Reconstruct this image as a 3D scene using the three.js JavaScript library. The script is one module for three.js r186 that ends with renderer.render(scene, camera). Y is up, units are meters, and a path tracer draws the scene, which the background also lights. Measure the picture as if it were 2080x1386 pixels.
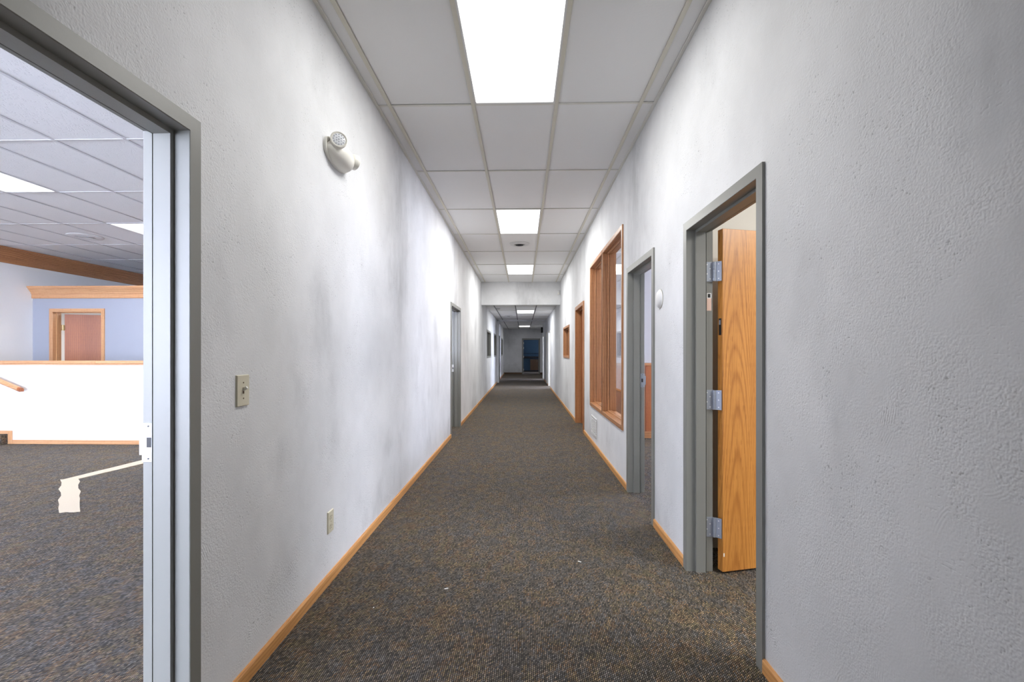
import * as THREE from 'three';
import { mergeGeometries } from 'three/addons/utils/BufferGeometryUtils.js';
import { RectAreaLightUniformsLib } from 'three/addons/lights/RectAreaLightUniformsLib.js';

// ---------------------------------------------------------------- camera, sky, exposure
RectAreaLightUniformsLib.init();
const renderer = new THREE.WebGLRenderer({ antialias: true });
renderer.toneMapping = THREE.LinearToneMapping;
renderer.toneMappingExposure = 1.0;
renderer.shadowMap.enabled = true;
const scene = new THREE.Scene();
const FOCAL = 930;                                            // pixels of the 2080 x 1386 frame
const camera = new THREE.PerspectiveCamera(2 * Math.atan(693 / FOCAL) * 180 / Math.PI, 2080 / 1386, 0.05, 100);
camera.position.set(0, 1.28, 0);
camera.rotation.set(0, Math.atan(22 / FOCAL), 0);
camera.setViewOffset(2080, 1386, 0, -22, 2080, 1386);         // vertical lens shift
scene.add(camera);
scene.background = new THREE.Color().setRGB(0.74, 0.80, 1.0); // bright overcast sky outside the windows
scene.backgroundIntensity = 27;
const NEAR_LAMP = 15, CORRIDOR_LAMP = 26, FAR_LAMP = 21, END_LAMP = 6, HALL_LAMP = 30, OFFICE_LAMP = 62;

// ---------------------------------------------------------------- helpers
let seed = 12345;
const rnd = () => { seed = (seed * 1664525 + 1013904223) >>> 0; return seed / 4294967296; };
const taken = {};
function numbered(n) { const k = taken[n] = (taken[n] ?? -1) + 1; return k ? `${n}_${String(k).padStart(3, '0')}` : n; }
function mesh(name, geo, mat, parent) {
  const m = new THREE.Mesh(geo, mat); m.name = parent === scene ? numbered(name) : name;
  m.castShadow = m.receiveShadow = true; parent.add(m); return m;
}
function group(name, parent = scene) { const g = new THREE.Group(); g.name = parent === scene ? numbered(name) : name; parent.add(g); return g; }
function tag(o, label, category, grp) { o.userData.label = label; o.userData.category = category; if (grp) o.userData.group = grp; return o; }
function struct(o, label, category) { o.userData.kind = 'structure'; if (label) { o.userData.label = label; o.userData.category = category; } return o; }

// uv in metres, from the dominant axis of each triangle; grain = axis index that runs along v
function projUV(geo, grain = 1, ou = 0, ov = 0) {
  const g = geo.index ? geo.toNonIndexed() : geo;
  const p = g.attributes.position.array, n = p.length / 3, uv = new Float32Array(n * 2);
  for (let i = 0; i < n; i += 3) {
    const a = i * 3, e1 = [p[a + 3] - p[a], p[a + 4] - p[a + 1], p[a + 5] - p[a + 2]], e2 = [p[a + 6] - p[a], p[a + 7] - p[a + 1], p[a + 8] - p[a + 2]];
    const nn = [Math.abs(e1[1] * e2[2] - e1[2] * e2[1]), Math.abs(e1[2] * e2[0] - e1[0] * e2[2]), Math.abs(e1[0] * e2[1] - e1[1] * e2[0])];
    const k = nn[0] >= nn[1] && nn[0] >= nn[2] ? 0 : nn[1] >= nn[2] ? 1 : 2;
    let ax = [0, 1, 2].filter(q => q !== k), vA = ax.includes(grain) ? grain : (k === 1 ? 2 : 1); if (vA === k) vA = ax[1];
    const uA = ax.find(q => q !== vA);
    for (let j = 0; j < 3; j++) { uv[(i + j) * 2] = p[a + j * 3 + uA] + ou; uv[(i + j) * 2 + 1] = p[a + j * 3 + vA] + ov; }
  }
  g.setAttribute('uv', new THREE.BufferAttribute(uv, 2)); return g;
}
function tris(list) {                                          // flat shaded geometry from a list of polygons (arrays of points)
  const p = [];
  for (const f of list) for (let i = 1; i < f.length - 1; i++) p.push(...f[0], ...f[i], ...f[i + 1]);
  const g = new THREE.BufferGeometry(); g.setAttribute('position', new THREE.BufferAttribute(new Float32Array(p), 3));
  g.computeVertexNormals(); return g;
}
// chamfered box between two corners
function cbox(x0, x1, y0, y1, z0, z1, b = 0, grain = 1) {
  if (x0 > x1) [x0, x1] = [x1, x0]; if (y0 > y1) [y0, y1] = [y1, y0]; if (z0 > z1) [z0, z1] = [z1, z0];
  let g;
  if (!b) { g = new THREE.BoxGeometry(x1 - x0, y1 - y0, z1 - z0); g.translate((x0 + x1) / 2, (y0 + y1) / 2, (z0 + z1) / 2); g = g.toNonIndexed(); }
  else {
    b = Math.min(b, (x1 - x0) * .45, (y1 - y0) * .45, (z1 - z0) * .45);
    const lo = [x0, y0, z0], hi = [x1, y1, z1], polys = [], c = [(x0 + x1) / 2, (y0 + y1) / 2, (z0 + z1) / 2];
    const pt = (s, f) => s.map((v, i) => (v > 0 ? hi[i] : lo[i]) - (i === f ? 0 : v * b));   // corner s, lying on face f
    const add = poly => {
      const [A, B, C] = poly, e1 = B.map((v, i) => v - A[i]), e2 = C.map((v, i) => v - A[i]);
      const nr = [e1[1] * e2[2] - e1[2] * e2[1], e1[2] * e2[0] - e1[0] * e2[2], e1[0] * e2[1] - e1[1] * e2[0]];
      const m = [0, 1, 2].map(i => poly.reduce((t, q) => t + q[i], 0) / poly.length - c[i]);
      polys.push(nr[0] * m[0] + nr[1] * m[1] + nr[2] * m[2] < 0 ? poly.slice().reverse() : poly);
    };
    for (let f = 0; f < 3; f++) for (const s of [-1, 1]) {
      const o = [0, 1, 2].filter(q => q !== f), cr = (a, d) => { const q = [0, 0, 0]; q[f] = s; q[o[0]] = a; q[o[1]] = d; return pt(q, f); };
      add([cr(-1, -1), cr(1, -1), cr(1, 1), cr(-1, 1)]);
    }
    for (let e = 0; e < 3; e++) { const [f, h] = [0, 1, 2].filter(q => q !== e);
      for (const sf of [-1, 1]) for (const sh of [-1, 1]) { const q = s => { const r = [0, 0, 0]; r[e] = s; r[f] = sf; r[h] = sh; return r; };
        add([pt(q(-1), f), pt(q(1), f), pt(q(1), h), pt(q(-1), h)]); } }
    for (const a of [-1, 1]) for (const d of [-1, 1]) for (const e of [-1, 1]) add([pt([a, d, e], 0), pt([a, d, e], 1), pt([a, d, e], 2)]);
    g = tris(polys);
  }
  return projUV(g, grain, rnd() * 3, rnd() * 3);
}
const join = list => mergeGeometries(list.map(g => { const q = g.index ? g.toNonIndexed() : g; for (const k of Object.keys(q.attributes)) if (!['position', 'normal', 'uv'].includes(k)) q.deleteAttribute(k); return q; }));
// wall in a plane: axis 'x' = plane at x (runs along z), axis 'z' = plane at z (runs along x); holes [a0, a1, y0, y1]
function wallGeo(axis, p0, p1, a0, a1, y0, y1, holes = []) {
  const A = Math.min(a0, a1), B = Math.max(a0, a1), s = new THREE.Shape([[A, y0], [B, y0], [B, y1], [A, y1]].map(q => new THREE.Vector2(...q)));
  for (const [h0, h1, k0, k1] of holes) { const u = Math.min(h0, h1), w = Math.max(h0, h1); s.holes.push(new THREE.Path([[u, k0], [u, k1], [w, k1], [w, k0]].map(q => new THREE.Vector2(...q)))); }
  let g = new THREE.ExtrudeGeometry(s, { depth: Math.abs(p1 - p0), bevelEnabled: false, curveSegments: 1 });
  if (axis === 'x') { g.rotateY(-Math.PI / 2); g.translate(Math.max(p0, p1), 0, 0); } else g.translate(0, 0, Math.min(p0, p1));   // rotateY(-90): (x, y, z) -> (-z, y, x)
  return projUV(g, 1);
}
// straight extrusion of a closed outline [[a, b], ...] from t0 to t1: map(a, b, t) -> [x, y, z]; t0/t1 may depend on (a, b) for mitres
function prism(outline, map, t0, t1) {
  const f = typeof t0 === 'function' ? t0 : () => t0, h = typeof t1 === 'function' ? t1 : () => t1;
  const tri = THREE.ShapeUtils.triangulateShape(outline.map(q => new THREE.Vector2(...q)), []);
  const R0 = outline.map(q => map(q[0], q[1], f(...q))), R1 = outline.map(q => map(q[0], q[1], h(...q))), polys = [], n = outline.length;
  for (let i = 0; i < n; i++) { const j = (i + 1) % n; polys.push([R0[i], R0[j], R1[j], R1[i]]); }
  for (const [a, b, c] of tri) { polys.push([R0[c], R0[b], R0[a]]); polys.push([R1[a], R1[b], R1[c]]); }
  const g = tris(polys);
  let vol = 0; const p = g.attributes.position.array;
  for (let i = 0; i < p.length; i += 9) vol += p[i] * (p[i + 4] * p[i + 8] - p[i + 5] * p[i + 7]) - p[i + 1] * (p[i + 3] * p[i + 8] - p[i + 5] * p[i + 6]) + p[i + 2] * (p[i + 3] * p[i + 7] - p[i + 4] * p[i + 6]);
  if (vol < 0) { for (let i = 0; i < p.length; i += 9) for (let k = 0; k < 3; k++) { const t = p[i + 3 + k]; p[i + 3 + k] = p[i + 6 + k]; p[i + 6 + k] = t; } g.computeVertexNormals(); }
  return g;
}

// ---------------------------------------------------------------- procedural textures
function hash(x, y, s) { let h = Math.imul(x, 374761393) + Math.imul(y, 668265263) + Math.imul(s, 2147483647 ^ 1274126177); h = Math.imul(h ^ (h >>> 13), 1274126177); return ((h ^ (h >>> 16)) >>> 0) / 4294967296; }
function noise(x, y, px, py, s) {                              // value noise, periodic with whole px, py
  const xi = Math.floor(x), yi = Math.floor(y), fx = x - xi, fy = y - yi, u = fx * fx * (3 - 2 * fx), v = fy * fy * (3 - 2 * fy);
  const x0 = ((xi % px) + px) % px, x1 = (x0 + 1) % px, y0 = ((yi % py) + py) % py, y1 = (y0 + 1) % py;
  const a = hash(x0, y0, s), b = hash(x1, y0, s), c = hash(x0, y1, s), d = hash(x1, y1, s);
  return a + (b - a) * u + (c - a) * v + (a - b - c + d) * u * v;
}
function texture(w, h, sx, sy, fill, color) {
  const data = new Uint8Array(w * h * 4), px = [0, 0, 0];
  for (let j = 0; j < h; j++) for (let i = 0; i < w; i++) { fill(i, j, px); const k = (j * w + i) * 4; for (let c = 0; c < 3; c++) data[k + c] = Math.max(0, Math.min(255, px[c])); data[k + 3] = 255; }
  const t = new THREE.DataTexture(data, w, h, THREE.RGBAFormat); t.wrapS = t.wrapT = THREE.RepeatWrapping;
  t.magFilter = THREE.LinearFilter; t.minFilter = THREE.LinearMipmapLinearFilter; t.generateMipmaps = true;
  if (color) t.colorSpace = THREE.SRGBColorSpace;
  t.repeat.set(1 / sx, 1 / sy); t.needsUpdate = true; return t;
}
const smooth = (a, b, x) => { const t = Math.max(0, Math.min(1, (x - a) / (b - a))); return t * t * (3 - 2 * t); };

// trowelled plaster: sandy grit, smoothed patches and combed arcs
const PN = 2048, PS = 3.2, comb = new Float32Array(PN * PN), grit = new Float32Array(PN * PN);
const N = (i, j, p, s, q = p) => noise(i * p / PN, j * q / PN, p, q, s);
for (let k = 0; k < 260; k++) {
  const cx = rnd() * PN, cy = rnd() * PN, r0 = (0.05 + rnd() * 0.14) / PS * PN, wd = (0.012 + rnd() * 0.035) / PS * PN, a0 = rnd() * 6.283, aw = 0.2 + rnd() * 0.5, pitch = (0.0055 + rnd() * 0.005) / PS * PN, amp = 0.25 + rnd() * 0.75;
  const R = Math.ceil(r0 + wd);
  for (let y = -R; y <= R; y++) for (let x = -R; x <= R; x++) {
    const r = Math.hypot(x, y * 0.75); if (Math.abs(r - r0) > wd) continue;
    let da = Math.abs(Math.atan2(y, x) - a0 + 3 * Math.PI) % (2 * Math.PI); da = Math.abs(da - Math.PI); if (da > aw) continue;
    const X = (Math.round(cx + x) + PN) % PN, Y = (Math.round(cy + y) + PN) % PN;
    const w = (1 - (Math.abs(r - r0) / wd) ** 2) * (1 - (da / aw) ** 2) * amp * smooth(.35, .7, N(X, Y, 128, 6));
    comb[Y * PN + X] += w * Math.sin(r / pitch * 6.283 + 4 * N(X, Y, 96, 5));
  }
}
const plasterBump = texture(PN, PN, PS, PS, (i, j, o) => {
  const patch = smooth(.36, .66, N(i, j, 14, 11) * .6 + N(i, j, 56, 12, 40) * .4);
  const g = N(i, j, 700, 13) * .55 + N(i, j, 1024, 14) * .45;
  const flake = smooth(.66, .82, N(i, j, 420, 15, 300)), nick = smooth(.76, .90, N(i, j, 480, 16, 620)) * smooth(.45, .7, N(i, j, 30, 17));
  const v = (.5 + (g - .5) * (.18 + .62 * patch) + flake * .16 * patch - nick * .24) * .8 + .1 + comb[j * PN + i] * .17;
  grit[j * PN + i] = v; o[0] = o[1] = o[2] = v * 215;
});
// the paint on it: glazed in two greys, rubbed thin in drifting patches
const fbm = (i, j, px, py, s, n) => { let v = 0, a = .5, t = 0; for (let k = 0; k < n; k++) { v += a * noise(i / PN * px, j / PN * py, px, py, s + k); t += a; a *= .58; px *= 2; py *= 2; } return v / t; };
const plasterColor = texture(PN, PN, PS, PS, (i, j, o) => {
  const n = fbm(i, j, 5, 4, 21, 6), rub = smooth(.48, .76, fbm(i, j, 4, 3, 201, 7)), stri = fbm(i, j, 48, 12, 211, 4);
  const pit = smooth(.34, .16, grit[j * PN + i]);
  const v = 222 + (n - .5) * 46 - rub * (.2 + 1.0 * stri) * 32 - pit * 44 + (hash(i, j, 27) - .5) * 4;
  o[0] = v * .995; o[1] = v; o[2] = v * 1.01;
}, true);

// loop pile carpet: columns of slanted stitches, charcoal, brown, tan and slate yarns
const CN = 2048, CS = 2.1, NC = 256, NR = 192, cu = CN / NC, cr = CN / NR;
const yarns = [[138, 122, 98], [127, 116, 106], [112, 111, 112], [124, 116, 95], [128, 109, 90], [109, 105, 100], [130, 122, 112]];
const carpetShade = new Float32Array(CN * CN);
const carpetColor = texture(CN, CN, CS, CS, (i, j, o) => {
  const c = Math.floor(i / cu), slant = c % 2 ? 1.25 : .95, jj = (j + (c % 2) * cr * .5 + (i - c * cu) * slant) % CN, r = Math.floor(jj / cr) % NR;
  const fu = (i / cu - c) * 2 - 1, fv = (jj / cr - Math.floor(jj / cr)) * 2 - 1;
  const w = noise(c / 5.333, r / 5.333, 48, 36, 31) * .75 + .125 + (hash(c, r, 30) - .5) * .5, g = noise(c / 4, r / 4, 64, 48, 33), h = hash(c, r, 32), big = (noise(c / 32, r / 24, 8, 8, 36) - .5) * .5;
  const y = w + big * .4 > .62 ? (g > .62 ? yarns[4] : g > .4 ? yarns[0] : yarns[3]) : w + big * .4 > .42 ? (h > .5 ? yarns[1] : yarns[6]) : (g > .5 ? yarns[2] : yarns[5]);
  const d = Math.sqrt(Math.max(0, 1 - fu * fu * .95 - fv * fv * .8)), dark = h < .20 ? .66 : h > .86 ? 1.25 : .84 + .26 * hash(c, r, 35), lo = (.27 + .86 * d * d) * dark * (.86 + .28 * hash(i, j, 34)) * 1.06;
  carpetShade[j * CN + i] = d;
  o[0] = y[0] * lo; o[1] = y[1] * lo * .965; o[2] = y[2] * lo * .915;
}, true);
const carpetBump = texture(CN, CN, CS, CS, (i, j, o) => { o[0] = o[1] = o[2] = 255 * carpetShade[j * CN + i]; });

// oak
function oak(w, h, sx, sy, light, dark, cathedral, s) {
  return texture(w, h, sx, sy, (i, j, o) => {
    const u = i / w, v = j / h, X = Math.round(64 * sx), Y = 4;
    let ring;
    if (cathedral) {
      const uc = .13 + .04 * noise(v * 3, .5, 8, 8, s), d = (u - uc) * sx + .012 * (noise(u * 9, v * 5, 64, 64, s + 1) - .5);
      const q = (v * 1.5 + 60 * d * d + .22 * noise(u * 5, v * 4, 64, 64, s + 2)) * 15;
      ring = Math.pow(.5 + .5 * Math.sin(q * 2.4), 3) * (.45 + .55 * noise(u * 40, v * 6, 512, 64, s + 3));
    } else ring = Math.pow(.5 + .5 * Math.sin(6.283 * (u * Math.round(38 * sx) + 1.8 * noise(u * 4, v * Y, 4, Y, s))), 2) * (.5 + .5 * noise(u * 16, v * 6, 16, 6, s + 4));
    const streak = noise(u * X * 6, v * 8, X * 6, 8, s + 5), pore = smooth(.70, .86, noise(u * X * 8, v * 40, X * 8, 40, s + 6)), broad = noise(u * 6, v * 2, 6, 2, s + 7);
    const t = Math.min(1, Math.max(0, ring * .55 + (streak - .5) * .35 + pore * .4 + (broad - .5) * .3 + .12));
    for (let c = 0; c < 3; c++) o[c] = light[c] + (dark[c] - light[c]) * t;
  }, true);
}
const doorOak = oak(512, 1024, .82, 2.0, [208, 144, 70], [154, 94, 38], true, 41);
const trimOak = oak(512, 1024, .5, 2.0, [192, 137, 92], [128, 82, 50], false, 51);
const baseOak = oak(512, 1024, .5, 2.0, [222, 166, 104], [188, 128, 70], false, 61);
const paleOak = oak(512, 1024, .5, 2.0, [214, 168, 124], [172, 118, 78], false, 71);
const redOak = oak(512, 1024, 1, 2.1, [172, 102, 58], [138, 76, 42], false, 81);
// fissured mineral tile
const tileBump = texture(512, 512, .61, .61, (i, j, o) => {
  const f = smooth(.66, .78, noise(i / 4, j / 10.6667, 128, 48, 91)) * smooth(.35, .6, noise(i / 32, j / 32, 16, 16, 92)); o[0] = o[1] = o[2] = 230 - 190 * f - 30 * noise(i / 2, j / 2, 256, 256, 93);
});
const wallBump = texture(512, 512, .8, .8, (i, j, o) => { o[0] = o[1] = o[2] = 128 + 60 * (noise(i / 4, j / 4, 128, 128, 95) - .5) + 60 * (noise(i / 8, j / 8, 64, 64, 96) - .5); });
const paintBump = texture(512, 512, .5, .5, (i, j, o) => { o[0] = o[1] = o[2] = 128 + 50 * (noise(i / 8, j / 16, 64, 32, 97) - .5) + 30 * (noise(i / 2, j / 2, 256, 256, 98) - .5); });

const S = o => new THREE.MeshStandardMaterial(o), rgb = (r, g, b) => new THREE.Color().setRGB(r, g, b);
const M = {
  plaster: S({ map: plasterColor, bumpMap: plasterBump, bumpScale: .0022, roughness: .82 }),
  carpet: S({ map: carpetColor, bumpMap: carpetBump, bumpScale: .004, roughness: .97 }),
  frame: S({ color: rgb(.235, .235, .215), roughness: .42, bumpMap: paintBump, bumpScale: .0003 }),
  doorOak: S({ map: doorOak, roughness: .38 }), trimOak: S({ map: trimOak, roughness: .42 }), baseOak: S({ map: baseOak, roughness: .45 }), paleOak: S({ map: paleOak, roughness: .45 }), redOak: S({ map: redOak, roughness: .45 }),
  tile: S({ color: rgb(.87, .87, .87), roughness: .9, bumpMap: wallBump, bumpScale: .0006 }),
  fissured: S({ color: rgb(.86, .86, .86), roughness: .92, bumpMap: tileBump, bumpScale: .0015 }),
  tee: S({ color: rgb(.68, .65, .56), roughness: .5 }), crossTee: S({ color: rgb(.76, .75, .70), roughness: .5 }), darkTee: S({ color: rgb(.10, .10, .11), roughness: .6 }), paleTee: S({ color: rgb(.66, .66, .67), roughness: .5 }),
  whiteMetal: S({ color: rgb(.72, .72, .72), roughness: .4 }),
  glow: S({ color: rgb(.9, .9, .9), emissive: rgb(1, .99, .97), emissiveIntensity: 2.2, roughness: .5 }),
  white: S({ color: rgb(.86, .86, .86), roughness: .85, bumpMap: wallBump, bumpScale: .0008 }),
  cream: S({ color: rgb(.80, .78, .72), roughness: .85, bumpMap: wallBump, bumpScale: .0008 }),
  blue: S({ color: rgb(.35, .375, .44), roughness: .85, bumpMap: wallBump, bumpScale: .0008 }),
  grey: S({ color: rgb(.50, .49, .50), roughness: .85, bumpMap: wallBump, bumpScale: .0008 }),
  deepBlue: S({ color: rgb(.045, .09, .14), roughness: .85 }),
  ivory: S({ color: rgb(.68, .64, .50), roughness: .35 }), ivoryShell: S({ color: rgb(.80, .78, .72), roughness: .4 }),
  steel: S({ color: rgb(.34, .37, .43), roughness: .5, metalness: .45 }), paleSteel: S({ color: rgb(.74, .74, .73), roughness: .45, metalness: .3 }), brass: S({ color: rgb(.55, .45, .26), roughness: .35, metalness: .8 }),
  black: S({ color: rgb(.012, .012, .014), roughness: .5 }), darkBronze: S({ color: rgb(.05, .05, .055), roughness: .5 }), brown: S({ color: rgb(.13, .075, .04), roughness: .6 }),
  lens: new THREE.MeshPhysicalMaterial({ color: rgb(.86, .88, .92), roughness: .15, clearcoat: 1 }), lensFacet: S({ color: rgb(.70, .73, .80), roughness: .2, metalness: .5 }),
  pane: new THREE.MeshPhysicalMaterial({ color: 0xffffff, roughness: 0, transmission: 1, thickness: 0, ior: 1.5 }),
  tinted: new THREE.MeshPhysicalMaterial({ color: rgb(.30, .30, .32), roughness: 0, transmission: 1, thickness: 0, ior: 1.3 }),
  screed: S({ color: rgb(.60, .52, .40), roughness: .95, bumpMap: plasterBump, bumpScale: .004 }),
  paper: S({ color: rgb(.85, .85, .83), roughness: .9 }), orange: S({ color: rgb(.78, .55, .45), roughness: .7 }),
};

// ---------------------------------------------------------------- the shell
const XL = -1.075, XR = .965, T = .13, TL = XL - T, TR = XR + T, CE = 3.08, C2 = 2.60, HALLC = 3.05, BEAM = -11.8, FAR = -26.2, TOP = 3.3;
const OUT = .02;                                                // rough opening around a metal frame
const slab = struct(mesh('floor', cbox(-9.2, 5, -.12, 0, -32.5, 4, 0, 2), M.carpet, scene), 'patterned charcoal and brown loop pile carpet', 'carpet floor');
struct(mesh('ceiling', cbox(-9.2, 5, TOP, TOP + .15, -32.5, 4), M.white, scene), 'white roof deck above the suspended ceilings', 'ceiling');

// door openings: [near z, far z, height]
const DL1 = [-.52, -1.438, 1.988], DL2 = [-6.83, -7.80, 1.975], DR1 = [-1.897, -2.695, 1.988], DR2 = [-3.423, -4.19, 1.995], DR3 = [-7.27, -8.275, 2.02];
const hole = ([a, b, h], o = OUT) => [a + o, b - o, -.01, h + o];
const WR1 = [-4.46, -5.50, .57, 2.46], WR2 = [-5.56, -6.50, .57, 2.46], WS = [-9.53, -10.78, 1.19, 1.80], WL1 = [-13.65, -15.4, 1.09, 1.95], WL2 = [-17.0, -18.55, 1.09, 1.97], WL3 = [-22.7, -24.4, 1.09, 1.97];
const grow = ([a, b, c, d]) => [a + .02, b - .02, c - .02, d + .02];
const A1 = [-15.95, -17.2], A2 = [-20.75, -21.9];
struct(mesh('wall_left', wallGeo('x', TL, XL, 3.7, FAR, -.05, TOP, [hole(DL1), hole(DL2), WL1, WL2, [-20.4, -21.3, -.01, 2.03], WL3]), M.plaster, scene), 'grey trowelled plaster wall with a light switch and an outlet', 'wall');
struct(mesh('wall_right', wallGeo('x', XR, TR, 1.6, -22.4, -.05, TOP, [hole(DR1), hole(DR2), hole(DR3), grow(WR1), grow(WR2), grow(WS), [A1[0], A1[1], -.01, 2.03], [A2[0], A2[1], -.01, 2.03]]), M.plaster, scene), 'grey trowelled plaster wall with oak windows and door openings', 'wall');
struct(mesh('wall_right', join([wallGeo('x', 1.15, 1.28, -22.4, FAR, -.05, TOP), wallGeo('z', -22.4, -22.53, XR, 1.28, -.05, TOP)]), M.plaster, scene), 'stepped back plaster wall beside the far end of the corridor', 'wall');
struct(mesh('wall_back', wallGeo('z', 1.6, 1.75, XL, 5, -.05, TOP), M.plaster, scene), 'plaster wall closing the corridor behind', 'wall');
struct(mesh('wall_far', wallGeo('z', FAR, FAR - .13, TL, 1.28, -.05, TOP, [[-.005, .945, -.01, 2.0]]), M.plaster, scene), 'dim grey wall with a doorway at the far end of the corridor', 'wall');
struct(mesh('trim_header', cbox(XL, XR, 2.49, TOP, BEAM, BEAM - .16, .004), M.plaster, scene), 'plaster header beam dropping from the ceiling across the corridor', 'header beam');
struct(mesh('trim_pilaster', join([cbox(XL, XL + .085, 0, C2, -18.9, -19.1), cbox(XL, XR, C2 - .05, C2 + .05, -18.9, -19.1)]), M.plaster, scene), 'shallow pilaster and soffit ridge in the far corridor', 'pilaster');

// offices on the right
const XO = 4.6;
function plain(name, geo, mat, label, cat = 'wall') { return struct(mesh(name, geo, mat, scene), label, cat); }
plain('wall_office_outer', wallGeo('x', XO, XO + .15, 1.6, -32.3, -.05, TOP, [[-4.2, -6.2, .9, 2.1], [-15.4, -17.9, .5, 2.5], [-20.2, -22.2, .5, 2.5], [-27.6, -29.2, 1.0, 2.2]]), M.cream, 'outer office wall with daylight windows');
plain('wall_office_partition', wallGeo('z', -3.02, -3.14, TR, XO, -.05, TOP), M.cream, 'cream office partition behind the open oak door');
const wains = plain('wall_office_wainscot', wallGeo('z', -6.85, -6.97, TR, XO, -.05, TOP), M.grey, 'grey office partition with oak wainscot boards');
plain('wall_office_partition', wallGeo('z', -11.9, -12.02, TR, XO, -.05, TOP), M.grey, 'partition beyond the small oak window');
plain('wall_office_partition', wallGeo('z', -14.9, -15.02, TR, XO, -.05, TOP), M.white, 'partition before the daylit side room');
plain('wall_office_partition', wallGeo('z', -18.9, -19.02, TR, XO, -.05, TOP), M.white, 'partition between the daylit side rooms');
plain('wall_office_partition', wallGeo('z', -22.6, -22.72, 1.28, XO, -.05, TOP), M.white, 'partition after the daylit side rooms');
plain('ceiling_office', cbox(TR, XO, 2.75, 2.8, 1.6, -22.6), M.tile, 'plain office ceiling', 'ceiling');
// dark rooms behind the left windows and beyond the far doorway
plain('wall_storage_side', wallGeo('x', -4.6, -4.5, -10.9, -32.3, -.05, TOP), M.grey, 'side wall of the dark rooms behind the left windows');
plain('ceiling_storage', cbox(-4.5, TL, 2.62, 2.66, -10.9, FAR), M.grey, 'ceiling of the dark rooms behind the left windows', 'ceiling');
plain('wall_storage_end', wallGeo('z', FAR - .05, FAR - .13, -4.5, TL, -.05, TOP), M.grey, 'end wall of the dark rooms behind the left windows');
plain('wall_kitchen_back', wallGeo('z', -30.5, -30.63, -4.5, XO, -.05, TOP), M.deepBlue, 'deep blue wall beyond the far doorway');
plain('ceiling_kitchen', cbox(-4.5, XO, 2.62, 2.66, FAR - .13, -30.5), M.grey, 'ceiling beyond the far doorway', 'ceiling');

// the daylit hall on the left
const HW = -8.78, HALF = -6.2, BOX = -8.0, HE = -10.75, HB = 3.55;
plain('wall_hall_side', wallGeo('x', HW - .15, HW, HB + .15, HE - .15, -.05, TOP), M.white, 'pale wall of the hall below the oak crown moulding');
plain('wall_hall_end', wallGeo('z', HE, HE - .15, HW, TL, -.05, TOP), M.white, 'pale end wall of the hall above the blue room');
plain('wall_hall_windows', wallGeo('z', HB, HB + .15, HW, TL, -.05, TOP, [[-8.5, -5.1, .35, 2.85], [-4.9, -1.6, .35, 2.85]]), M.white, 'hall wall with tall windows behind the camera');
plain('wall_hall_half', cbox(HW, TL, -.05, 1.10, HALF, HALF - .12), M.white, 'white half height wall with an oak cap in the hall', 'half wall');
const BD = [-8.40, -7.52, 1.99];                               // door in the blue room: x0, x1, height
plain('wall_blue_room', join([wallGeo('z', BOX, BOX - .13, HW, TL, -.05, 2.36, [[BD[0] - .02, BD[1] + .02, -.01, BD[2] + .02]]), cbox(HW, TL, 2.30, 2.36, BOX - .13, HE)]), M.blue, 'blue grey wall below the oak cornice in the hall');

// ---------------------------------------------------------------- suspended ceilings
const unit = {};
function tileGeo(w, d) { const k = `${w.toFixed(3)}_${d.toFixed(3)}`; return unit[k] ??= cbox(-w / 2, w / 2, 0, .015, -d / 2, d / 2, .002, 2); }
function gridCeiling(label, xs, zs, y, tileMat, teeMat, crossMat, skip, teeW = .027) {
  const g = struct(group('ceiling_grid'), label, 'ceiling');
  for (let i = 0; i < xs.length - 1; i++) for (let j = 0; j < zs.length - 1; j++) {
    const cx = (xs[i] + xs[i + 1]) / 2, cz = (zs[j] + zs[j + 1]) / 2;
    if (skip(cx, cz)) continue;
    const t = mesh('ceiling_tile', tileGeo(xs[i + 1] - xs[i] - .006, Math.abs(zs[j] - zs[j + 1]) - .006), tileMat, g); t.position.set(cx, y + .002 + .003 * hash(i, j, 3), cz);
  }
  for (const x of xs.slice(1, -1)) mesh('main_tee', cbox(x - teeW / 2, x + teeW / 2, y - .006, y + .001, zs[0], zs.at(-1), .001, 2), teeMat, g);
  for (const z of zs.slice(1, -1)) for (let i = 0; i < xs.length - 1; i++) mesh('cross_tee', cbox(xs[i] + (i ? teeW / 2 : 0), xs[i + 1] - (i < xs.length - 2 ? teeW / 2 : 0), y - .0045, y + .001, z - .010, z + .010, .001, 0), crossMat, g);
  return g;
}
const range = (a, step, n) => Array.from({ length: n }, (_, i) => a + step * i);
const xsC = [XL + .003, -.972, -.362, .244, .852, XR - .003], zsC = [1.6, ...range(0, 1, 10), BEAM];
for (let k = 0; k < 10; k++) zsC[1 + k] = -3.325 + 1.2215 * (3 - k);
const zsCl = zsC.filter((z, i) => z > BEAM + .1 || i === zsC.length - 1);
const lampRows = [[-2.1035, -3.325], [-5.768, -6.9895], [-9.4325, -10.654]].map(([a, b]) => (a + b) / 2);
const inLamp = (cx, cz, x, rows) => Math.abs(cx - x) < .2 && rows.some(r => Math.abs(cz - r) < .3);
const cg = gridCeiling('white tiled ceiling of the near corridor with yellowed grid', xsC, zsCl, CE, M.tile, M.tee, M.crossTee, (cx, cz) => inLamp(cx, cz, -.059, lampRows));
for (const [x, s] of [[XL, 1], [XR, -1]]) mesh('wall_angle', cbox(x, x + s * .022, CE - .006, CE + .001, 1.6, BEAM, .001, 2), M.crossTee, cg);
const xsF = [XL + .003, -.825, -.215, .39, 1.0, 1.147].filter(x => x < .96 || x > 1.1), zsF = [BEAM - .16, ...range(-13.28, -1.2215, 11).filter(z => z > FAR + .2), FAR];
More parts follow.
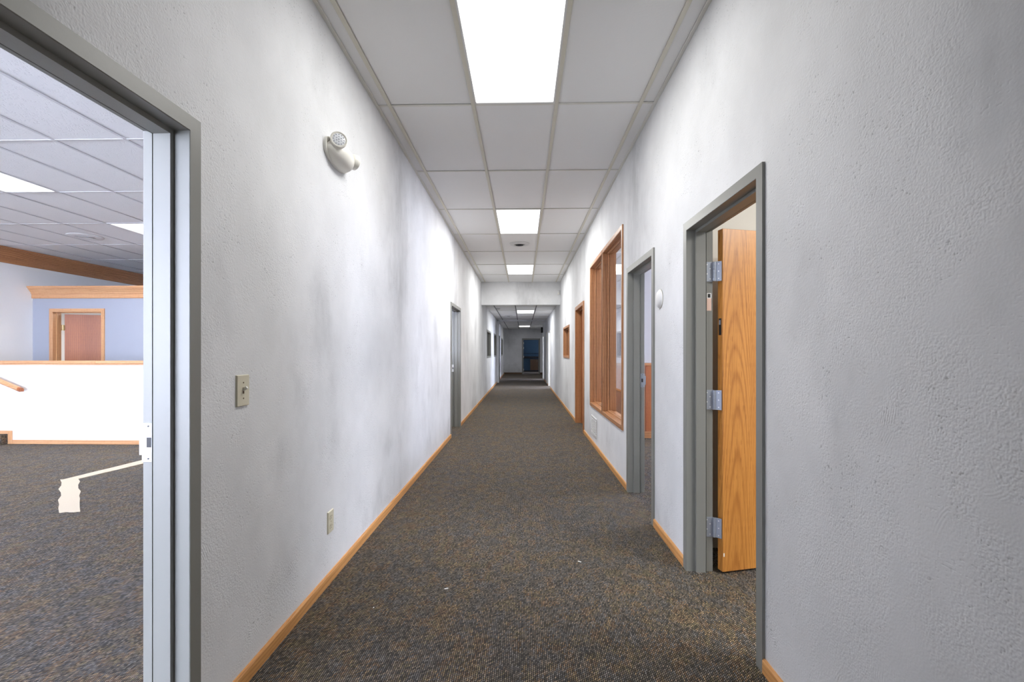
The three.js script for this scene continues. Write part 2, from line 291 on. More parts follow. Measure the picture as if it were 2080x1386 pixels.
xsF[xsF.length - 1] = 1.147;
const fr = [(zsF[2] + zsF[3]) / 2, (zsF[9] + zsF[10]) / 2];
gridCeiling('lower tiled ceiling of the far corridor with dark grid', xsF, zsF, C2, M.tile, M.darkTee, M.crossTee, (cx, cz) => inLamp(cx, cz, .0875, fr));
const xsH = [HW + .1, ...range(-8.18, .61, 12).filter(x => x < TL - .1), TL], zsH = [HB, ...range(3.59 - 1.22, -1.22, 12).filter(z => z > HE + .1), HE];
const hallRows = [-4.34, -6.78], hallX = -5.435;
gridCeiling('fissured tile ceiling of the daylit hall', xsH, zsH, HALLC, M.fissured, M.paleTee, M.paleTee, (cx, cz) => inLamp(cx, cz, hallX, hallRows), .024);

// troffer lights: rim, diffuser and an area light just below the diffuser
function troffer(x, y, z, w, d, power, color, label, grp) {
  const t = tag(group('ceiling_light'), label, 'ceiling light', grp); t.position.set(x, y, z);
  const f = .022;
  for (const [a0, a1, b0, b1] of [[-w / 2, -w / 2 + f, -d / 2, d / 2], [w / 2 - f, w / 2, -d / 2, d / 2], [-w / 2 + f, w / 2 - f, -d / 2, -d / 2 + f], [-w / 2 + f, w / 2 - f, d / 2 - f, d / 2]])
    mesh('rim', cbox(a0, a1, -.004, .02, b0, b1, .0015, 2), M.whiteMetal, t);
  mesh('diffuser', cbox(-w / 2 + f, w / 2 - f, .004, .010, -d / 2 + f, d / 2 - f, .001, 2), M.glow, t);
  mesh('housing', cbox(-w / 2 + .002, w / 2 - .002, .02, .11, -d / 2 + .002, d / 2 - .002), M.whiteMetal, t);
  const l = new THREE.RectAreaLight(color, power, w - 2 * f, d - 2 * f); l.name = 'lamp'; l.rotation.x = -Math.PI / 2; l.position.y = -.006; t.add(l);
  return t;
}
const warm = rgb(1, .99, .965), cool = rgb(.97, .98, 1);
const ck = 'troffers along the near corridor ceiling';
troffer(-.059, CE, lampRows[0], .60, 1.2155, NEAR_LAMP, warm, 'large bright ceiling troffer between the doors and emergency light', ck);
troffer(-.059, CE, lampRows[1], .60, 1.2155, CORRIDOR_LAMP, warm, 'bright ceiling troffer next to the round ceiling vent', ck);
troffer(-.059, CE, lampRows[2], .60, 1.2155, CORRIDOR_LAMP, warm, 'bright ceiling troffer just before the plaster header beam', ck);
troffer(.0875, C2, fr[0], .595, 1.2155, FAR_LAMP, cool, 'bright troffer in lower ceiling just past the header beam', 'troffers in the far corridor');
troffer(.0875, C2, fr[1], .595, 1.2155, END_LAMP, cool, 'bright troffer in lower ceiling near the far grey wall', 'troffers in the far corridor');
troffer(hallX, HALLC, hallRows[0], .60, 1.214, HALL_LAMP, cool, 'ceiling troffer in the hall before the half wall', 'troffers in the hall');
troffer(hallX, HALLC, hallRows[1], .60, 1.214, HALL_LAMP, cool, 'ceiling troffer in the hall beside the round ceiling diffuser', 'troffers in the hall');
troffer(-7.2, 2.28, -9.3, .60, 1.2, HALL_LAMP, warm, 'ceiling troffer inside the blue room behind the oak door');
troffer(2.9, 2.75, -1.2, .60, 1.2, OFFICE_LAMP, warm, 'ceiling troffer inside the office with the open oak door');

// round ceiling diffusers
function vent(x, y, z, r, mat, slotMat, label) {
  const t = tag(group('ceiling_vent'), label, 'air vent'); t.position.set(x, y, z);
  mesh('flange', new THREE.LatheGeometry([[r * .55, -.012], [r * .62, -.018], [r * .95, -.010], [r, 0], [r, .004], [r * .55, .004]].map(q => new THREE.Vector2(...q)), 40), mat, t);
  for (let k = 0; k < 3; k++) { const R = r * (.16 + .15 * k); mesh('louver_ring', new THREE.LatheGeometry([[R, -.010], [R + r * .07, -.020], [R + r * .085, -.018], [R + r * .02, -.006]].map(q => new THREE.Vector2(...q)), 36), k === 2 ? mat : slotMat, t); }
  mesh('throat', new THREE.CylinderGeometry(r * .57, r * .57, .004, 36), slotMat, t).position.y = .001;
  return t;
}
vent(-.055, CE - .003, -7.64, .165, M.whiteMetal, M.darkBronze, 'round ceiling vent with dark louvers in corridor tile');
vent(-.52, C2 - .003, -16.7, .15, M.whiteMetal, M.darkBronze, 'small dark round vent in the far corridor ceiling');
vent(-6.70, HALLC - .003, -6.86, .22, M.whiteMetal, M.paleSteel, 'white round ceiling diffuser above the half wall');
{ const t = tag(mesh('smoke_detector', new THREE.LatheGeometry([[0, -.035], [.035, -.034], [.055, -.024], [.062, 0], [0, 0]].map(q => new THREE.Vector2(...q)), 32), M.whiteMetal, scene), 'pale round smoke detector on the far corridor ceiling', 'smoke detector'); t.position.set(-.75, C2 + .001, -13.95); }

// ---------------------------------------------------------------- door frames
// metal frame profile: d = depth through the wall from the corridor face, s = towards the opening
const PROFILE = [[-.012, -.05], [-.012, -.002], [-.010, 0], [.040, 0], [.040, .016], [.0950, .016], [.0955, .003], [.0980, .003], [.0985, .016], [.100, .016], [.100, 0], [.140, 0], [.142, -.002], [.142, -.05], [T, -.05], [T, -.018], [0, -.018], [0, -.05]];
function metalFrame(name, X, out, [za, zb, h], label, profile = PROFILE, mat = M.frame, grain = null) {
  const g = struct(group(name), label, 'door'); g.position.set(X, 0, 0);
  const x = d => d * out;
  const P = (geo, ax) => projUV(geo, ax, rnd(), rnd());
  mesh('jamb', P(prism(profile, (d, s, y) => [x(d), y, za - s], 0, (d, s) => h - s), 1), mat, g);
  mesh('jamb', P(prism(profile, (d, s, y) => [x(d), y, zb + s], 0, (d, s) => h - s), 1), mat, g);
  mesh('header', P(prism(profile, (d, s, z) => [x(d), h - s, z], (d, s) => za - s, (d, s) => zb + s), 2), mat, g);
  return g;
}
function strike(g, out, z, y, s, mat) {                         // strike plate on the room side rabbet of the jamb at z, facing s
  const p = mesh('strike_plate', join([cbox(out * .104, out * .1435, y - .062, y + .062, z, z + s * .002, .0006), cbox(out * .104, out * .152, y - .040, y + .040, z, z + s * .0022, .0006)]), mat, g);
  mesh('latch_hole', cbox(out * .112, out * .128, y - .016, y + .016, z + s * .001, z + s * .0028, .0004), M.black, p);
  for (const k of [-1, 1]) { const c = new THREE.CylinderGeometry(.003, .003, .002, 10); c.rotateX(Math.PI / 2); mesh('screw', c, M.darkBronze, p).position.set(out * .122, y + k * .052, z + s * .0022); }
}
const dl1 = metalFrame('door_1', XL, -1, DL1, 'grey metal door frame opening to the daylit hall'); strike(dl1, -1, DL1[1], .99, 1, M.paleSteel);
const dl2 = metalFrame('door_2', XL, -1, DL2, 'grey metal door frame further along the wall with the light switch'); strike(dl2, -1, DL2[1], 1.0, 1, M.paleSteel);
const dr2 = metalFrame('door_3', XR, 1, DR2, 'grey metal door frame open to wainscot room beside the oak windows'); strike(dr2, 1, DR2[1], 1.02, 1, M.steel);
const dr1 = metalFrame('door_4', XR, 1, DR1, 'grey metal door frame with an open oak door on steel hinges');
{
  // the leaf: local x along its width from the hinge edge, z through its thickness (front face at +z)
  const leaf = group('door_leaf', dr1), W = .785, H = 1.978, th = .044, a = 104 * Math.PI / 180;
  leaf.position.set(1.138 - XR, .012, -2.703); leaf.rotation.y = a - Math.PI / 2;
  leaf.userData.label = 'honey oak veneer door leaf standing open';
  const panel = cbox(0, W, 0, H, 0, th, .002, 1), uv = panel.attributes.uv, p = panel.attributes.position;
  for (let i = 0; i < uv.count; i++) uv.setXY(i, p.getX(i) + p.getZ(i) * .35 + .02, p.getY(i) + .01);
  mesh('panel', panel, M.doorOak, leaf);
  mesh('edge_plate', cbox(-.0015, .0015, 1.365, 1.462, .011, .033, .0005), M.black, leaf);
  mesh('edge_bolt', cbox(-.003, .001, 1.425, 1.452, .016, .028, .0005), M.steel, leaf);
  mesh('coat_hook', cbox(.262, .272, 1.43, 1.53, th, th + .012, .002), M.darkBronze, leaf);
  mesh('chip', cbox(.005, .013, .088, .108, th - .001, th + .0006, .0005), M.paper, leaf);
  for (const y of [.245, .985, 1.73]) {
    const hg = group('hinge', dr1); hg.position.set(.146, y + .016, -2.690); hg.userData.label = 'satin steel butt hinge';
    mesh('frame_plate', cbox(-.050, -.004, -.057, .057, -.004, -.0005, .0006), M.steel, hg);
    const lp = mesh('door_plate', cbox(.004, .040, -.057, .057, -.0025, .0005, .0006), M.steel, hg); lp.rotation.y = -.72; lp.position.set(.001, 0, .004);
    for (let k = 0; k < 5; k++) { const c = new THREE.CylinderGeometry(.0092, .0092, .0215, 16); mesh('knuckle', c, M.steel, hg).position.set(0, -.045 + .0225 * k, .006); }
    for (const [sx, sy] of [[-.040, .042], [-.022, .018], [-.040, -.012], [-.022, -.042]]) { const c = new THREE.CylinderGeometry(.0038, .0038, .0015, 10); c.rotateX(Math.PI / 2); mesh('screw', c, M.paleSteel, hg).position.set(sx, sy, 0); }
    for (const sy of [.042, 0, -.042]) { const c = new THREE.CylinderGeometry(.0038, .0038, .0015, 10); c.rotateX(Math.PI / 2); mesh('screw', c, M.paleSteel, lp).position.set(.024, sy, .001); }
  }
  const lb = mesh('rating_label', cbox(.107, .133, 1.520, 1.592, -2.695, -2.6940), M.orange, dr1); lb.userData.label = 'small printed label plate';
  mesh('label_header', cbox(.107, .133, 1.592, 1.622, -2.695, -2.6940), M.paper, lb); mesh('label_mark', cbox(.112, .128, 1.596, 1.618, -2.6945, -2.6936), M.black, lb);
}

// oak door frame, casing proud of the wall, flush door set back
const OAKP = [[-.020, -.062], [-.020, -.006], [-.016, 0], [.050, 0], [.050, .012], [.085, .012], [.085, 0], [.148, 0], [.148, -.06], [T, -.06], [T, -.018], [0, -.018], [0, -.062]];
const dr3 = metalFrame('door_5', XR, 1, DR3, 'oak door frame with a closed oak door past the oak windows', OAKP, M.trimOak);
mesh('door_leaf', cbox(.087, .131, .01, DR3[2] - .003, DR3[0] - .003, DR3[1] + .003, .002, 1), M.redOak, dr3);

// oak windows in the right wall
function oakWindow(name, [za, zb, y0, y1], label, glassD = .068) {
  const g = struct(group(name), label, 'window'); g.position.x = XR;
  const pr = [[-.014, -.045], [-.014, -.006], [-.010, 0], [glassD - .022, 0], [glassD - .022, .014], [glassD - .002, .014], [glassD - .002, 0], [glassD + .006, 0], [glassD + .006, .014], [glassD + .026, .014], [glassD + .026, 0], [T + .02, 0], [T + .02, -.045], [T, -.045], [T, -.018], [0, -.018], [0, -.045]].map(([d, s]) => [d, s]);
  const P = (geo, ax) => projUV(geo, ax, rnd() * 2, rnd() * 2);
  mesh('side_jamb', P(prism(pr, (d, s, y) => [d, y, za - s], (d, s) => y0 + s, (d, s) => y1 - s), 1), M.trimOak, g);
  mesh('side_jamb', P(prism(pr, (d, s, y) => [d, y, zb + s], (d, s) => y0 + s, (d, s) => y1 - s), 1), M.trimOak, g);
  mesh('head', P(prism(pr, (d, s, z) => [d, y1 - s, z], (d, s) => za - s, (d, s) => zb + s), 2), M.trimOak, g);
  mesh('sill', P(prism(pr, (d, s, z) => [d, y0 + s, z], (d, s) => za - s, (d, s) => zb + s), 2), M.trimOak, g);
  mesh('pane', cbox(glassD, glassD + .004, y0, y1, za, zb), M.pane, g);
  return g;
}
oakWindow('window_1', WR1, 'tall oak framed window beside the grey metal door frame');
oakWindow('window_2', WR2, 'tall oak framed window above the wall vent');
oakWindow('window_3', WS, 'small square oak framed window before the header beam');
// dark framed windows in the left wall of the far corridor
function darkWindow(name, [za, zb, y0, y1], label) {
  const g = struct(group(name), label, 'window'); g.position.x = XL; const f = .06, P = (q) => q;
  for (const z of [za, zb]) { const s = z === za ? -1 : 1; mesh('side_frame', cbox(.008, -T - .008, y0, y1, z, z + s * f, .003), M.frame, g); }
  mesh('head_frame', cbox(.008, -T - .008, y1 - f, y1, za - f, zb + f, .003, 2), M.frame, g); mesh('sill_frame', cbox(.008, -T - .008, y0, y0 + f, za - f, zb + f, .003, 2), M.frame, g);
  mesh('mullion', cbox(-.05, -.09, y0 + f, y1 - f, (za + zb) / 2 + .02, (za + zb) / 2 - .02, .003), M.darkBronze, g);
  for (const [a, b] of [[za - f, (za + zb) / 2 + .02], [(za + zb) / 2 - .02, zb + f]]) mesh('pane', cbox(-.068, -.072, y0 + f, y1 - f, a, b), M.tinted, g);
}
darkWindow('window_4', WL1, 'dark framed interior window first past the header beam'); darkWindow('window_5', WL2, 'dark framed interior window before the pilaster'); darkWindow('window_6', WL3, 'dark framed interior window closest to the far wall');
// hall windows (behind the camera) and outer office windows
function daylightWindow(name, axis, p, a0, a1, y0, y1, nm, label) {
  const g = struct(group(name), label, 'window'), bar = (u0, u1, v0, v1) => mesh('window_frame', axis === 'z' ? cbox(u0, u1, v0, v1, p + .04, p + .10, .004) : cbox(p + .04, p + .10, v0, v1, u0, u1, .004), M.darkBronze, g);
  bar(a0, a1, y0, y0 + .05); bar(a0, a1, y1 - .05, y1);
  for (let k = 0; k <= nm; k++) { const c = a0 + .025 + (a1 - a0 - .05) * k / nm; bar(c - .025, c + .025, y0 + .05, y1 - .05); }
}
daylightWindow('window_7', 'z', HB, -8.5, -5.1, .35, 2.85, 3, 'hall window bay next to the side wall'); daylightWindow('window_8', 'z', HB, -4.9, -1.6, .35, 2.85, 3, 'hall window bay next to the corridor');
daylightWindow('window_9', 'x', XO, -6.2, -4.2, .9, 2.1, 2, 'outer window of the wainscot room'); daylightWindow('window_10', 'x', XO, -17.9, -15.4, .5, 2.5, 2, 'outer window of the first daylit side room'); daylightWindow('window_12', 'x', XO, -29.2, -27.6, 1.0, 2.2, 2, 'outer window of the dark blue room'); daylightWindow('window_11', 'x', XO, -22.2, -20.2, .5, 2.5, 2, 'outer window of the second daylit side room');

// cream jambs of the side rooms
for (const [n, A, lb] of [['door_6', A1, 'cream cased opening to the first daylit side room'], ['door_7', A2, 'cream cased opening to the second daylit side room']]) {
  const g = struct(group(n), lb, 'door'); g.position.x = XR;
  for (const [z, s] of [[A[0], -1], [A[1], 1]]) mesh('jamb', cbox(-.014, T + .014, 0, 2.03, z, z + s * .04, .002), M.cream, g);
  mesh('header', cbox(-.014, T + .014, 1.99, 2.03, A[0] - .04, A[1] + .04, .002, 2), M.cream, g);
}
{ const g = struct(group('door_8'), 'closed cream door between the daylit openings', 'door'); g.position.x = XR;
  for (const z of [-17.95, -18.83]) mesh('casing', cbox(-.016, 0, 0, 2.06, z, z + .06, .002), M.cream, g);
  mesh('casing', cbox(-.016, 0, 2.0, 2.06, -17.95, -18.77, .002, 2), M.cream, g); mesh('door_leaf', cbox(-.006, 0, .01, 2.0, -17.95, -18.77, .001), M.cream, g); }
{ const g = struct(group('door_9'), 'dark doorway past the pilaster in the far corridor', 'door'); g.position.x = XL;
  for (const [z, s] of [[-20.4, -1], [-21.3, 1]]) mesh('jamb', cbox(.012, -T - .012, 0, 2.03, z, z + s * .04, .002), M.frame, g);
  mesh('header', cbox(.012, -T - .012, 1.99, 2.03, -20.44, -21.26, .002, 2), M.frame, g); }
{ // far doorway
  const g = struct(group('door_10'), 'doorway in the far grey wall looking into a dark blue room', 'door'); g.position.z = FAR;
  for (const [x, s] of [[-.005, 1], [.945, -1]]) { mesh('jamb', cbox(x, x + s * .04, 0, 2.0, .012, -.142, .003), M.frame, g); mesh('casing', cbox(x - s * .045, x + s * .005, 0, 2.05, 0, .014, .003), M.frame, g); }
  mesh('header', cbox(.035, .905, 1.96, 2.0, .012, -.142, .003, 0), M.frame, g); mesh('casing', cbox(.0, .94, 1.995, 2.05, 0, .014, .003, 0), M.frame, g);
  for (const y of [.25, 1.0, 1.5, 1.78]) mesh('hinge', cbox(.034, .060, y - .055, y + .055, -.10, -.085, .002), M.paleSteel, g);
}

// ---------------------------------------------------------------- baseboards
const bb = (x, s, z0, z1) => projUV(prism([[0, 0], [.012, 0], [.012, .050], [.007, .058], [0, .058]], (d, y, z) => [x + s * d, y, z], z0, z1), 2, rnd(), rnd());
function baseRun(name, x, s, runs, label) {
  const g = struct(group(name), label, 'baseboard');
  for (const [a, b] of runs) { const n = Math.max(1, Math.ceil(Math.abs(b - a) / 3.6)); for (let k = 0; k < n; k++) mesh('baseboard_length', bb(x, s, a + (b - a) * k / n - (k ? .0008 : 0), a + (b - a) * (k + 1) / n), M.baseOak, g); }
}
baseRun('baseboard_left', XL, 1, [[1.6, DL1[0] + .05], [DL1[1] - .05, DL2[0] + .05], [DL2[1] - .05, -18.9], [-19.1, -20.4], [-21.3, FAR]], 'light oak baseboard along the wall with the light switch');
baseRun('baseboard_right', XR, -1, [[1.6, DR1[0] + .05], [DR1[1] - .05, DR2[0] + .05], [DR2[1] - .05, DR3[0] + .062], [DR3[1] - .062, A1[0]], [A1[1], -17.89], [-18.83, A2[0]]], 'light oak baseboard along the wall with the oak windows');
struct(mesh('baseboard_far', join([cbox(XL, -.05, 0, .10, FAR, FAR + .012, .002, 0), cbox(.99, 1.15, 0, .10, FAR, FAR + .012, .002, 0)]), M.brown, scene), 'dark brown baseboard along the far grey wall', 'baseboard');

// ---------------------------------------------------------------- things on the corridor walls
{ // emergency light; local x out of the wall, local z along the wall
  const t = tag(group('emergency_light'), 'ivory twin head emergency light high on plaster wall', 'emergency light'); t.position.set(XL, 2.405, -2.60);
  const N = 48, oval = (a, b, k) => Array.from({ length: N }, (_, i) => { const q = i / N * 6.28318; return [a * Math.sign(Math.cos(q)) * Math.abs(Math.cos(q)) ** k, b * Math.sign(Math.sin(q)) * Math.abs(Math.sin(q)) ** k]; });
  mesh('back_plate', prism(oval(.162, .074, .85), (a, b, x) => [x, b, a], 0, .016), M.ivoryShell, t);
  const s = new THREE.SphereGeometry(1, 48, 28), p = s.attributes.position;
  for (let i = 0; i < p.count; i++) { const x = Math.max(p.getX(i), -.1), y = p.getY(i), z = p.getZ(i); p.setXYZ(i, .012 + x * .082, y * .070 - .004, z * .150 * (1 - .10 * y)); }
  s.computeVertexNormals(); mesh('body', s, M.ivoryShell, t);
  const hb = mesh('test_button', new THREE.SphereGeometry(.004, 10, 8), M.darkBronze, t); hb.position.set(.055, -.040, .012);
  const head = (z, y, dir, lbl) => {
    const h = group('lamp_head', t); h.position.set(.064, y, z); h.scale.setScalar(.80); h.quaternion.setFromUnitVectors(new THREE.Vector3(0, 1, 0), new THREE.Vector3(...dir).normalize());
    mesh('shell', new THREE.LatheGeometry([[0, -.055], [.025, -.052], [.046, -.034], [.055, -.005], [.056, .018], [.052, .022], [.050, .018], [0, .014]].map(q => new THREE.Vector2(...q)), 40), M.ivoryShell, h);
    mesh('lens', new THREE.LatheGeometry([[0, .022], [.025, .021], [.048, .016], [.048, .012], [0, .012]].map(q => new THREE.Vector2(...q)), 36), M.lens, h);
    for (const [rr, n] of [[0, 1], [.017, 6], [.034, 12]]) for (let k = 0; k < n; k++) { const c = mesh('lens_facet', new THREE.CylinderGeometry(.0045, .0068, .003, 6), M.lensFacet, h); c.position.set(rr * Math.cos(k / n * 6.283), .0225 - rr * .10, rr * Math.sin(k / n * 6.283)); }
  };
  head(.112, .034, [.62, .10, 1], 'near'); head(-.112, .010, [.62, -.05, -1], 'far');
}
function wallPlate(name, z, y, w, h, label, cat) {
  const t = tag(group(name), label, cat); t.position.set(XL, y, z);
  mesh('cover_plate', prism([[-w / 2, -h / 2], [w / 2, -h / 2], [w / 2, h / 2], [-w / 2, h / 2]], (a, b, x) => { const k = x > .003 ? .93 : 1; return [x, b * (k === 1 ? 1 : .955), a * k]; }, 0, .0065), M.ivory, t);
  return t;
}
{ const t = wallPlate('light_switch', -1.727, 1.132, .078, .120, 'ivory toggle light switch plate on plaster wall', 'light switch');
  mesh('toggle_slot', cbox(.005, .0072, -.012, .012, -.005, .005, .0005), M.brown, t);
  const l = mesh('toggle', cbox(0, .020, -.0055, .0055, -.0042, .0042, .0015), M.ivoryShell, t); l.position.set(.004, .002, 0); l.rotation.z = .55;
  for (const y of [-.030, .030]) { const c = new THREE.CylinderGeometry(.0030, .0030, .0012, 12); c.rotateZ(Math.PI / 2); mesh('screw', c, M.brown, t).position.set(.0068, y, 0); } }
{ const t = wallPlate('electrical_outlet', -2.527, .335, .075, .122, 'ivory double electrical outlet low on plaster wall', 'outlet');
  for (const y of [-.026, .026]) {
    const s = mesh('socket', prism(Array.from({ length: 24 }, (_, i) => { const q = i / 24 * 6.283; return [.0165 * Math.cos(q), Math.max(-.0135, Math.min(.0135, .0175 * Math.sin(q)))]; }), (a, b, x) => [x, b, a], .004, .0085), M.ivory, t); s.position.y = y;
    for (const [z, h] of [[-.006, .008], [.006, .0065]]) mesh('slot', cbox(.0080, .0090, .001, .001 + h, z - .0012, z + .0012), M.brown, s);
    const c = new THREE.CylinderGeometry(.0026, .0026, .001, 12); c.rotateZ(Math.PI / 2); mesh('ground_hole', c, M.brown, s).position.set(.0086, -.007, 0);
  }
  const c = new THREE.CylinderGeometry(.0028, .0028, .0012, 12); c.rotateZ(Math.PI / 2); mesh('screw', c, M.brass, t).position.set(.0068, 0, 0); }
{ const t = tag(group('wall_chime'), 'white round domed disc on wall between two grey door frames', 'wall chime'); t.position.set(XR, 1.652, -3.243);
  const a = new THREE.LatheGeometry([[0, .024], [.03, .023], [.052, .017], [.064, .006], [.066, 0], [0, 0]].map(q => new THREE.Vector2(...q)), 44); a.rotateZ(Math.PI / 2); mesh('dome', a, M.whiteMetal, t);
  const b = new THREE.LatheGeometry([[0, .005], [.067, .005], [.069, 0], [0, 0]].map(q => new THREE.Vector2(...q)), 44); b.rotateZ(Math.PI / 2); mesh('base_ring', b, M.ivoryShell, t); }
{ const t = tag(group('wall_vent'), 'white louvered wall vent under the oak window', 'air vent'); t.position.set(XR, .275, -6.205); const w = .46, h = .255, f = .028;
  for (const [a, b, c, d] of [[-w / 2, w / 2, h / 2 - f, h / 2], [-w / 2, w / 2, -h / 2, -h / 2 + f], [-w / 2, -w / 2 + f, -h / 2 + f, h / 2 - f], [w / 2 - f, w / 2, -h / 2 + f, h / 2 - f]]) mesh('vent_frame', cbox(-.010, 0, c, d, a, b, .002, 2), M.whiteMetal, t);
  mesh('vent_backing', cbox(-.0015, 0, -h / 2 + f, h / 2 - f, -w / 2 + f, w / 2 - f), M.darkBronze, t);
  for (let k = 0; k < 9; k++) { const s = mesh('louver', cbox(-.005, .005, -.0015, .0015, -w / 2 + f, w / 2 - f, .0005, 2), M.whiteMetal, t); s.position.set(-.0075, -h / 2 + f + .012 + k * .0219, 0); s.rotation.z = .35; }
  for (let k = 1; k < 4; k++) mesh('louver_bar', cbox(-.0105, -.001, -h / 2 + f, h / 2 - f, -w / 2 + w * k / 4 - .002, -w / 2 + w * k / 4 + .002), M.whiteMetal, t); }
{ const t = tag(group('motion_sensor'), 'small white motion sensor on the header beam corner', 'sensor'); t.position.set(.918, 2.80, BEAM);
  mesh('sensor_body', cbox(-.03, .03, -.055, .055, 0, .035, .006), M.whiteMetal, t); mesh('sensor_eye', cbox(-.018, .018, -.045, -.005, .034, .042, .003), M.ivoryShell, t); mesh('bracket', cbox(-.010, .010, -.02, .02, -.001, .004), M.whiteMetal, t); }
{ const t = tag(group('exit_box'), 'small black box mounted high by the far end', 'wall box'); t.position.set(XR, 2.33, -22.1);
  mesh('housing', cbox(-.10, -.006, -.13, .13, -.16, .16, .008), M.black, t); mesh('mounting_plate', cbox(-.008, 0, -.09, .09, -.12, .12, .002), M.darkBronze, t); }
for (const [x, z, a, lb] of [[-.412, -2.46, .4, 'white lint speck on carpet close to the outlet wall'], [.345, -2.795, -.6, 'white lint speck on carpet close to the open oak door']]) {
  const t = tag(mesh('lint_speck', cbox(-.011, .011, 0, .004, -.003, .003, .001), M.paper, scene), lb, 'lint'); t.position.set(x, .001, z); t.rotation.y = a; }
{ const t = tag(mesh('lint_speck', cbox(-.003, .003, 0, .003, -.003, .003, .001), M.paper, scene), 'tiny white lint dot on carpet near oak baseboard', 'lint'); t.position.set(-.745, .001, -2.27); }

// wainscot inside the office behind door_3
{
  const g = struct(group('trim_wainscot'), 'oak board wainscot inside the office past the grey frame', 'wainscot'); g.position.z = -6.85;
  mesh('cap_rail', cbox(TR, XO, 1.075, 1.115, 0, .035, .004, 0), M.trimOak, g); mesh('base_rail', cbox(TR, XO, 0, .10, 0, .022, .004, 0), M.trimOak, g);
  let x = TR; while (x < XO - .05) { const w = Math.min(.145, XO - x); mesh('board', cbox(x + .002, x + w - .002, .10, 1.075, 0, .014, .004, 1), M.redOak, g); x += w; }
}

// ---------------------------------------------------------------- the hall on the left
{
  const g = struct(group('trim_crown'), 'wide dark oak crown moulding under the hall ceiling', 'moulding');
  const pr = [[0, -.26], [.016, -.26], [.020, -.245], [.020, -.175], [.030, -.165], [.030, -.150], [.075, -.075], [.095, -.055], [.095, -.035], [.115, -.030], [.115, 0], [0, 0]];
  for (const [a, b] of [[HB, -2.5], [-2.501, -6.0], [-6.001, -9.3], [-9.301, HE]]) mesh('moulding_length', projUV(prism(pr, (d, y, z) => [HW + d, HALLC + y, z], a, b), 2, rnd(), rnd()), M.trimOak, g);
}
{
  const g = struct(group('trim_cornice'), 'pale oak cornice along the top of the blue room wall', 'moulding');
  const pr = [[0, 2.235], [.018, 2.235], [.024, 2.25], [.024, 2.31], [.036, 2.318], [.036, 2.335], [.075, 2.39], [.088, 2.398], [.088, 2.415], [.105, 2.420], [.105, 2.445], [0, 2.445]];
  for (const [a, b] of [[HW, -4.9], [-4.901, TL]]) mesh('moulding_length', projUV(prism(pr, (d, y, x) => [x, y, BOX + d], a, b), 0, rnd(), rnd()), M.paleOak, g);
}
{ // door of the blue room, standing ajar into the room
  const g = struct(group('door_11'), 'pale oak door frame with reddish oak door in the blue wall', 'door'), [x0, x1, h] = BD, P = (geo, ax) => projUV(geo, ax, rnd(), rnd());
  g.position.z = BOX;
  const pr = [[-.018, -.062], [-.018, -.006], [-.012, 0], [.045, 0], [.045, .012], [.085, .012], [.085, 0], [.14, 0], [.14, -.06], [.13, -.06], [.13, -.018], [0, -.018], [0, -.062]];
  mesh('jamb', P(prism(pr, (d, s, y) => [x0 + s, y, -d], 0, (d, s) => h - s), 1), M.paleOak, g); mesh('jamb', P(prism(pr, (d, s, y) => [x1 - s, y, -d], 0, (d, s) => h - s), 1), M.paleOak, g);
  mesh('header', P(prism(pr, (d, s, x) => [x, h - s, -d], (d, s) => x0 + s, (d, s) => x1 - s), 0), M.paleOak, g);
  const leaf = group('door_leaf', g); leaf.position.set(x0 + .055, .01, -.145); leaf.rotation.y = .42;
  mesh('panel', cbox(0, .86, 0, 1.955, -.044, 0, .002, 1), M.redOak, leaf);
  for (const y of [.25, 1.0, 1.72]) { const hg = group('hinge', g); hg.position.set(x0 + .03, y, -.142); mesh('hinge_plate', cbox(-.03, .035, -.05, .05, .0, .003, .0006), M.brass, hg); const c = new THREE.CylinderGeometry(.008, .008, .10, 14); mesh('pin', c, M.brass, hg).position.set(0, 0, .006); }
}
{ const g = struct(group('trim_half_wall'), 'pale oak cap and baseboard of the white half wall', 'trim');
  for (const [a, b] of [[HW, -5.9], [-5.899, -3.4], [-3.399, TL]]) mesh('cap_board', cbox(a, b, 1.118, 1.155, HALF - .14, HALF + .022, .005, 0), M.paleOak, g);
  mesh('cap_moulding', cbox(HW, TL, 1.098, 1.118, HALF - .128, HALF + .010, .003, 0), M.paleOak, g);
  mesh('baseboard_length', cbox(-7.09, -4.0, 0, .058, HALF, HALF + .012, .003, 0), M.paleOak, g); mesh('baseboard_length', cbox(-3.999, TL, 0, .058, HALF, HALF + .012, .003, 0), M.paleOak, g);
  mesh('step_skirt', cbox(-7.15, -7.09, 0, .185, HALF, HALF + .014, .003, 1), M.paleOak, g); mesh('step_skirt', cbox(HW, -7.15, .140, .185, HALF, HALF + .014, .003, 0), M.paleOak, g);
}
struct(mesh('trim_step', cbox(HW, -7.15, 0, .140, HALF, HALF + .10, .008, 0), M.carpet, scene), 'low carpeted step against the white half wall', 'step');
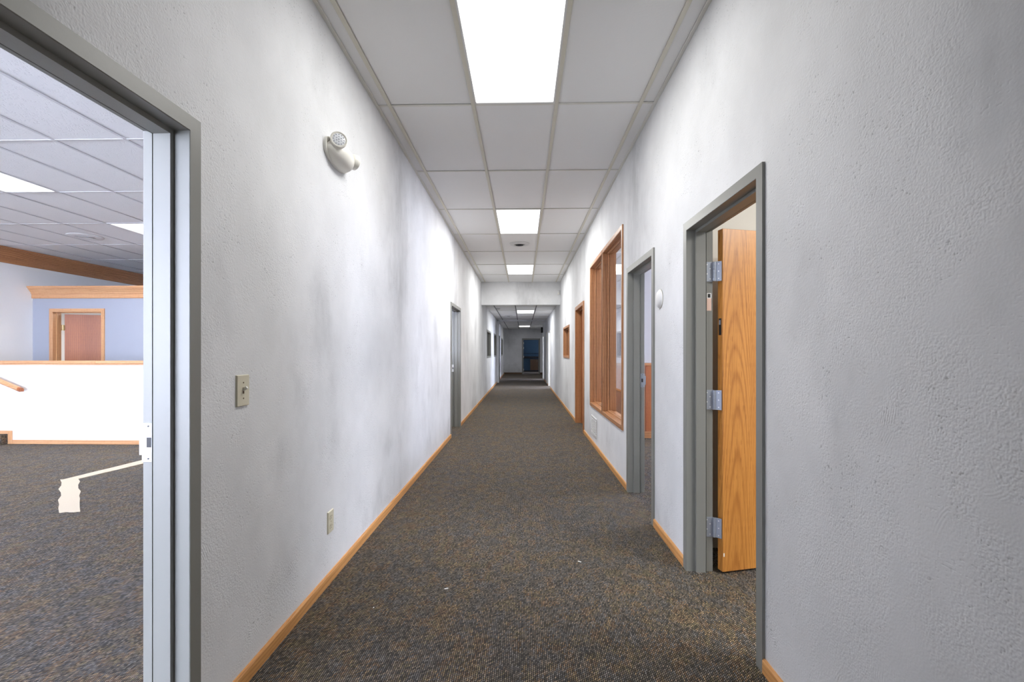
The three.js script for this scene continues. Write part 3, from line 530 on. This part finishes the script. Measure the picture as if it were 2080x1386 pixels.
{ const t = tag(group('handrail'), 'pale oak handrail sloping down across the white half wall', 'handrail');
  const pr = [[-.028, -.022], [.028, -.022], [.034, -.006], [.030, .012], [.016, .024], [-.016, .024], [-.030, .012], [-.034, -.006]], sl = Math.tan(22 * Math.PI / 180);
  mesh('rail', projUV(prism(pr, (d, b, x) => [x, .762 + b * 1.1 - (x + 6.88) * sl, HALF + .085 + d], -8.70, -6.90), 0), M.paleOak, t);
  mesh('rail_end', projUV(prism(pr, (d, b, x) => [x, .762 + b * 1.1 - (x + 6.88) * sl, HALF + .085 + d], -6.90, (d, b) => -6.862 - Math.abs(d) * .3), 0), M.redOak, t);
  for (const x of [-8.4, -7.55]) { const y = .735 - (x + 6.88) * sl; mesh('bracket', join([cbox(x - .012, x + .012, y - .06, y + .01, HALF, HALF + .012, .002), cbox(x - .008, x + .008, y - .02, y + .004, HALF + .01, HALF + .09, .002)]), M.brass, t); }
}
{ // strips where the carpet is gone: bare screed with ragged edges
  const strip = (pts, n, j) => { const L = []; for (let i = 0; i < pts.length; i++) { const a = pts[i], b = pts[(i + 1) % pts.length]; for (let k = 0; k < n; k++) { const f = k / n, e = k ? j : 0; L.push([a[0] + (b[0] - a[0]) * f + (rnd() - .5) * e, a[1] + (b[1] - a[1]) * f + (rnd() - .5) * e]); } } return projUV(prism(L, (x, z, y) => [x, y, z], -.001, .003), 2); };
  const a = mesh('bare_patch', strip([[-3.686, -3.554], [-3.54, -3.58], [-4.47, -4.50], [-4.625, -4.47]], 9, .022), M.screed, slab); a.userData.label = 'wide strip of bare tan screed in the carpet';
  const b = mesh('bare_patch', strip([[-4.60, -4.47], [-4.47, -4.50], [-4.30, -5.36], [-4.20, -6.0], [-4.32, -6.0], [-4.45, -5.55]], 7, .012), M.screed, slab); b.userData.label = 'narrow strip of bare tan screed in the carpet';
}

// ---------------------------------------------------------------- beyond the far doorway
{ const t = tag(group('counter_cabinet'), 'dark topped counter in the blue room beyond the far doorway', 'cabinet'); t.position.set(.75, 0, -29.6);
  mesh('worktop', cbox(-1.4, 1.2, .86, .99, -.32, .33, .006, 0), M.black, t); mesh('body', cbox(-1.38, 1.18, .08, .86, -.31, .27, .004), M.deepBlue, t);
  for (const x of [-.28, .24]) { const d = mesh('cabinet_door', cbox(x, x + .5, .10, .80, .27, .29, .003), M.brown, t); mesh('knob', new THREE.SphereGeometry(.014, 12, 10), M.steel, d).position.set(x + .44, .7, .30); }
  mesh('toe_kick', cbox(-1.36, 1.16, 0, .08, -.30, .20), M.black, t); }
struct(mesh('trim_rail', cbox(-1, 2.9, 1.16, 1.19, -30.5, -30.47, .003, 0), M.black, scene), 'dark rail along the blue wall beyond the far doorway', 'rail');

scene.traverse(o => { if (o.isLight) o.castShadow = true; });
renderer.render(scene, camera);
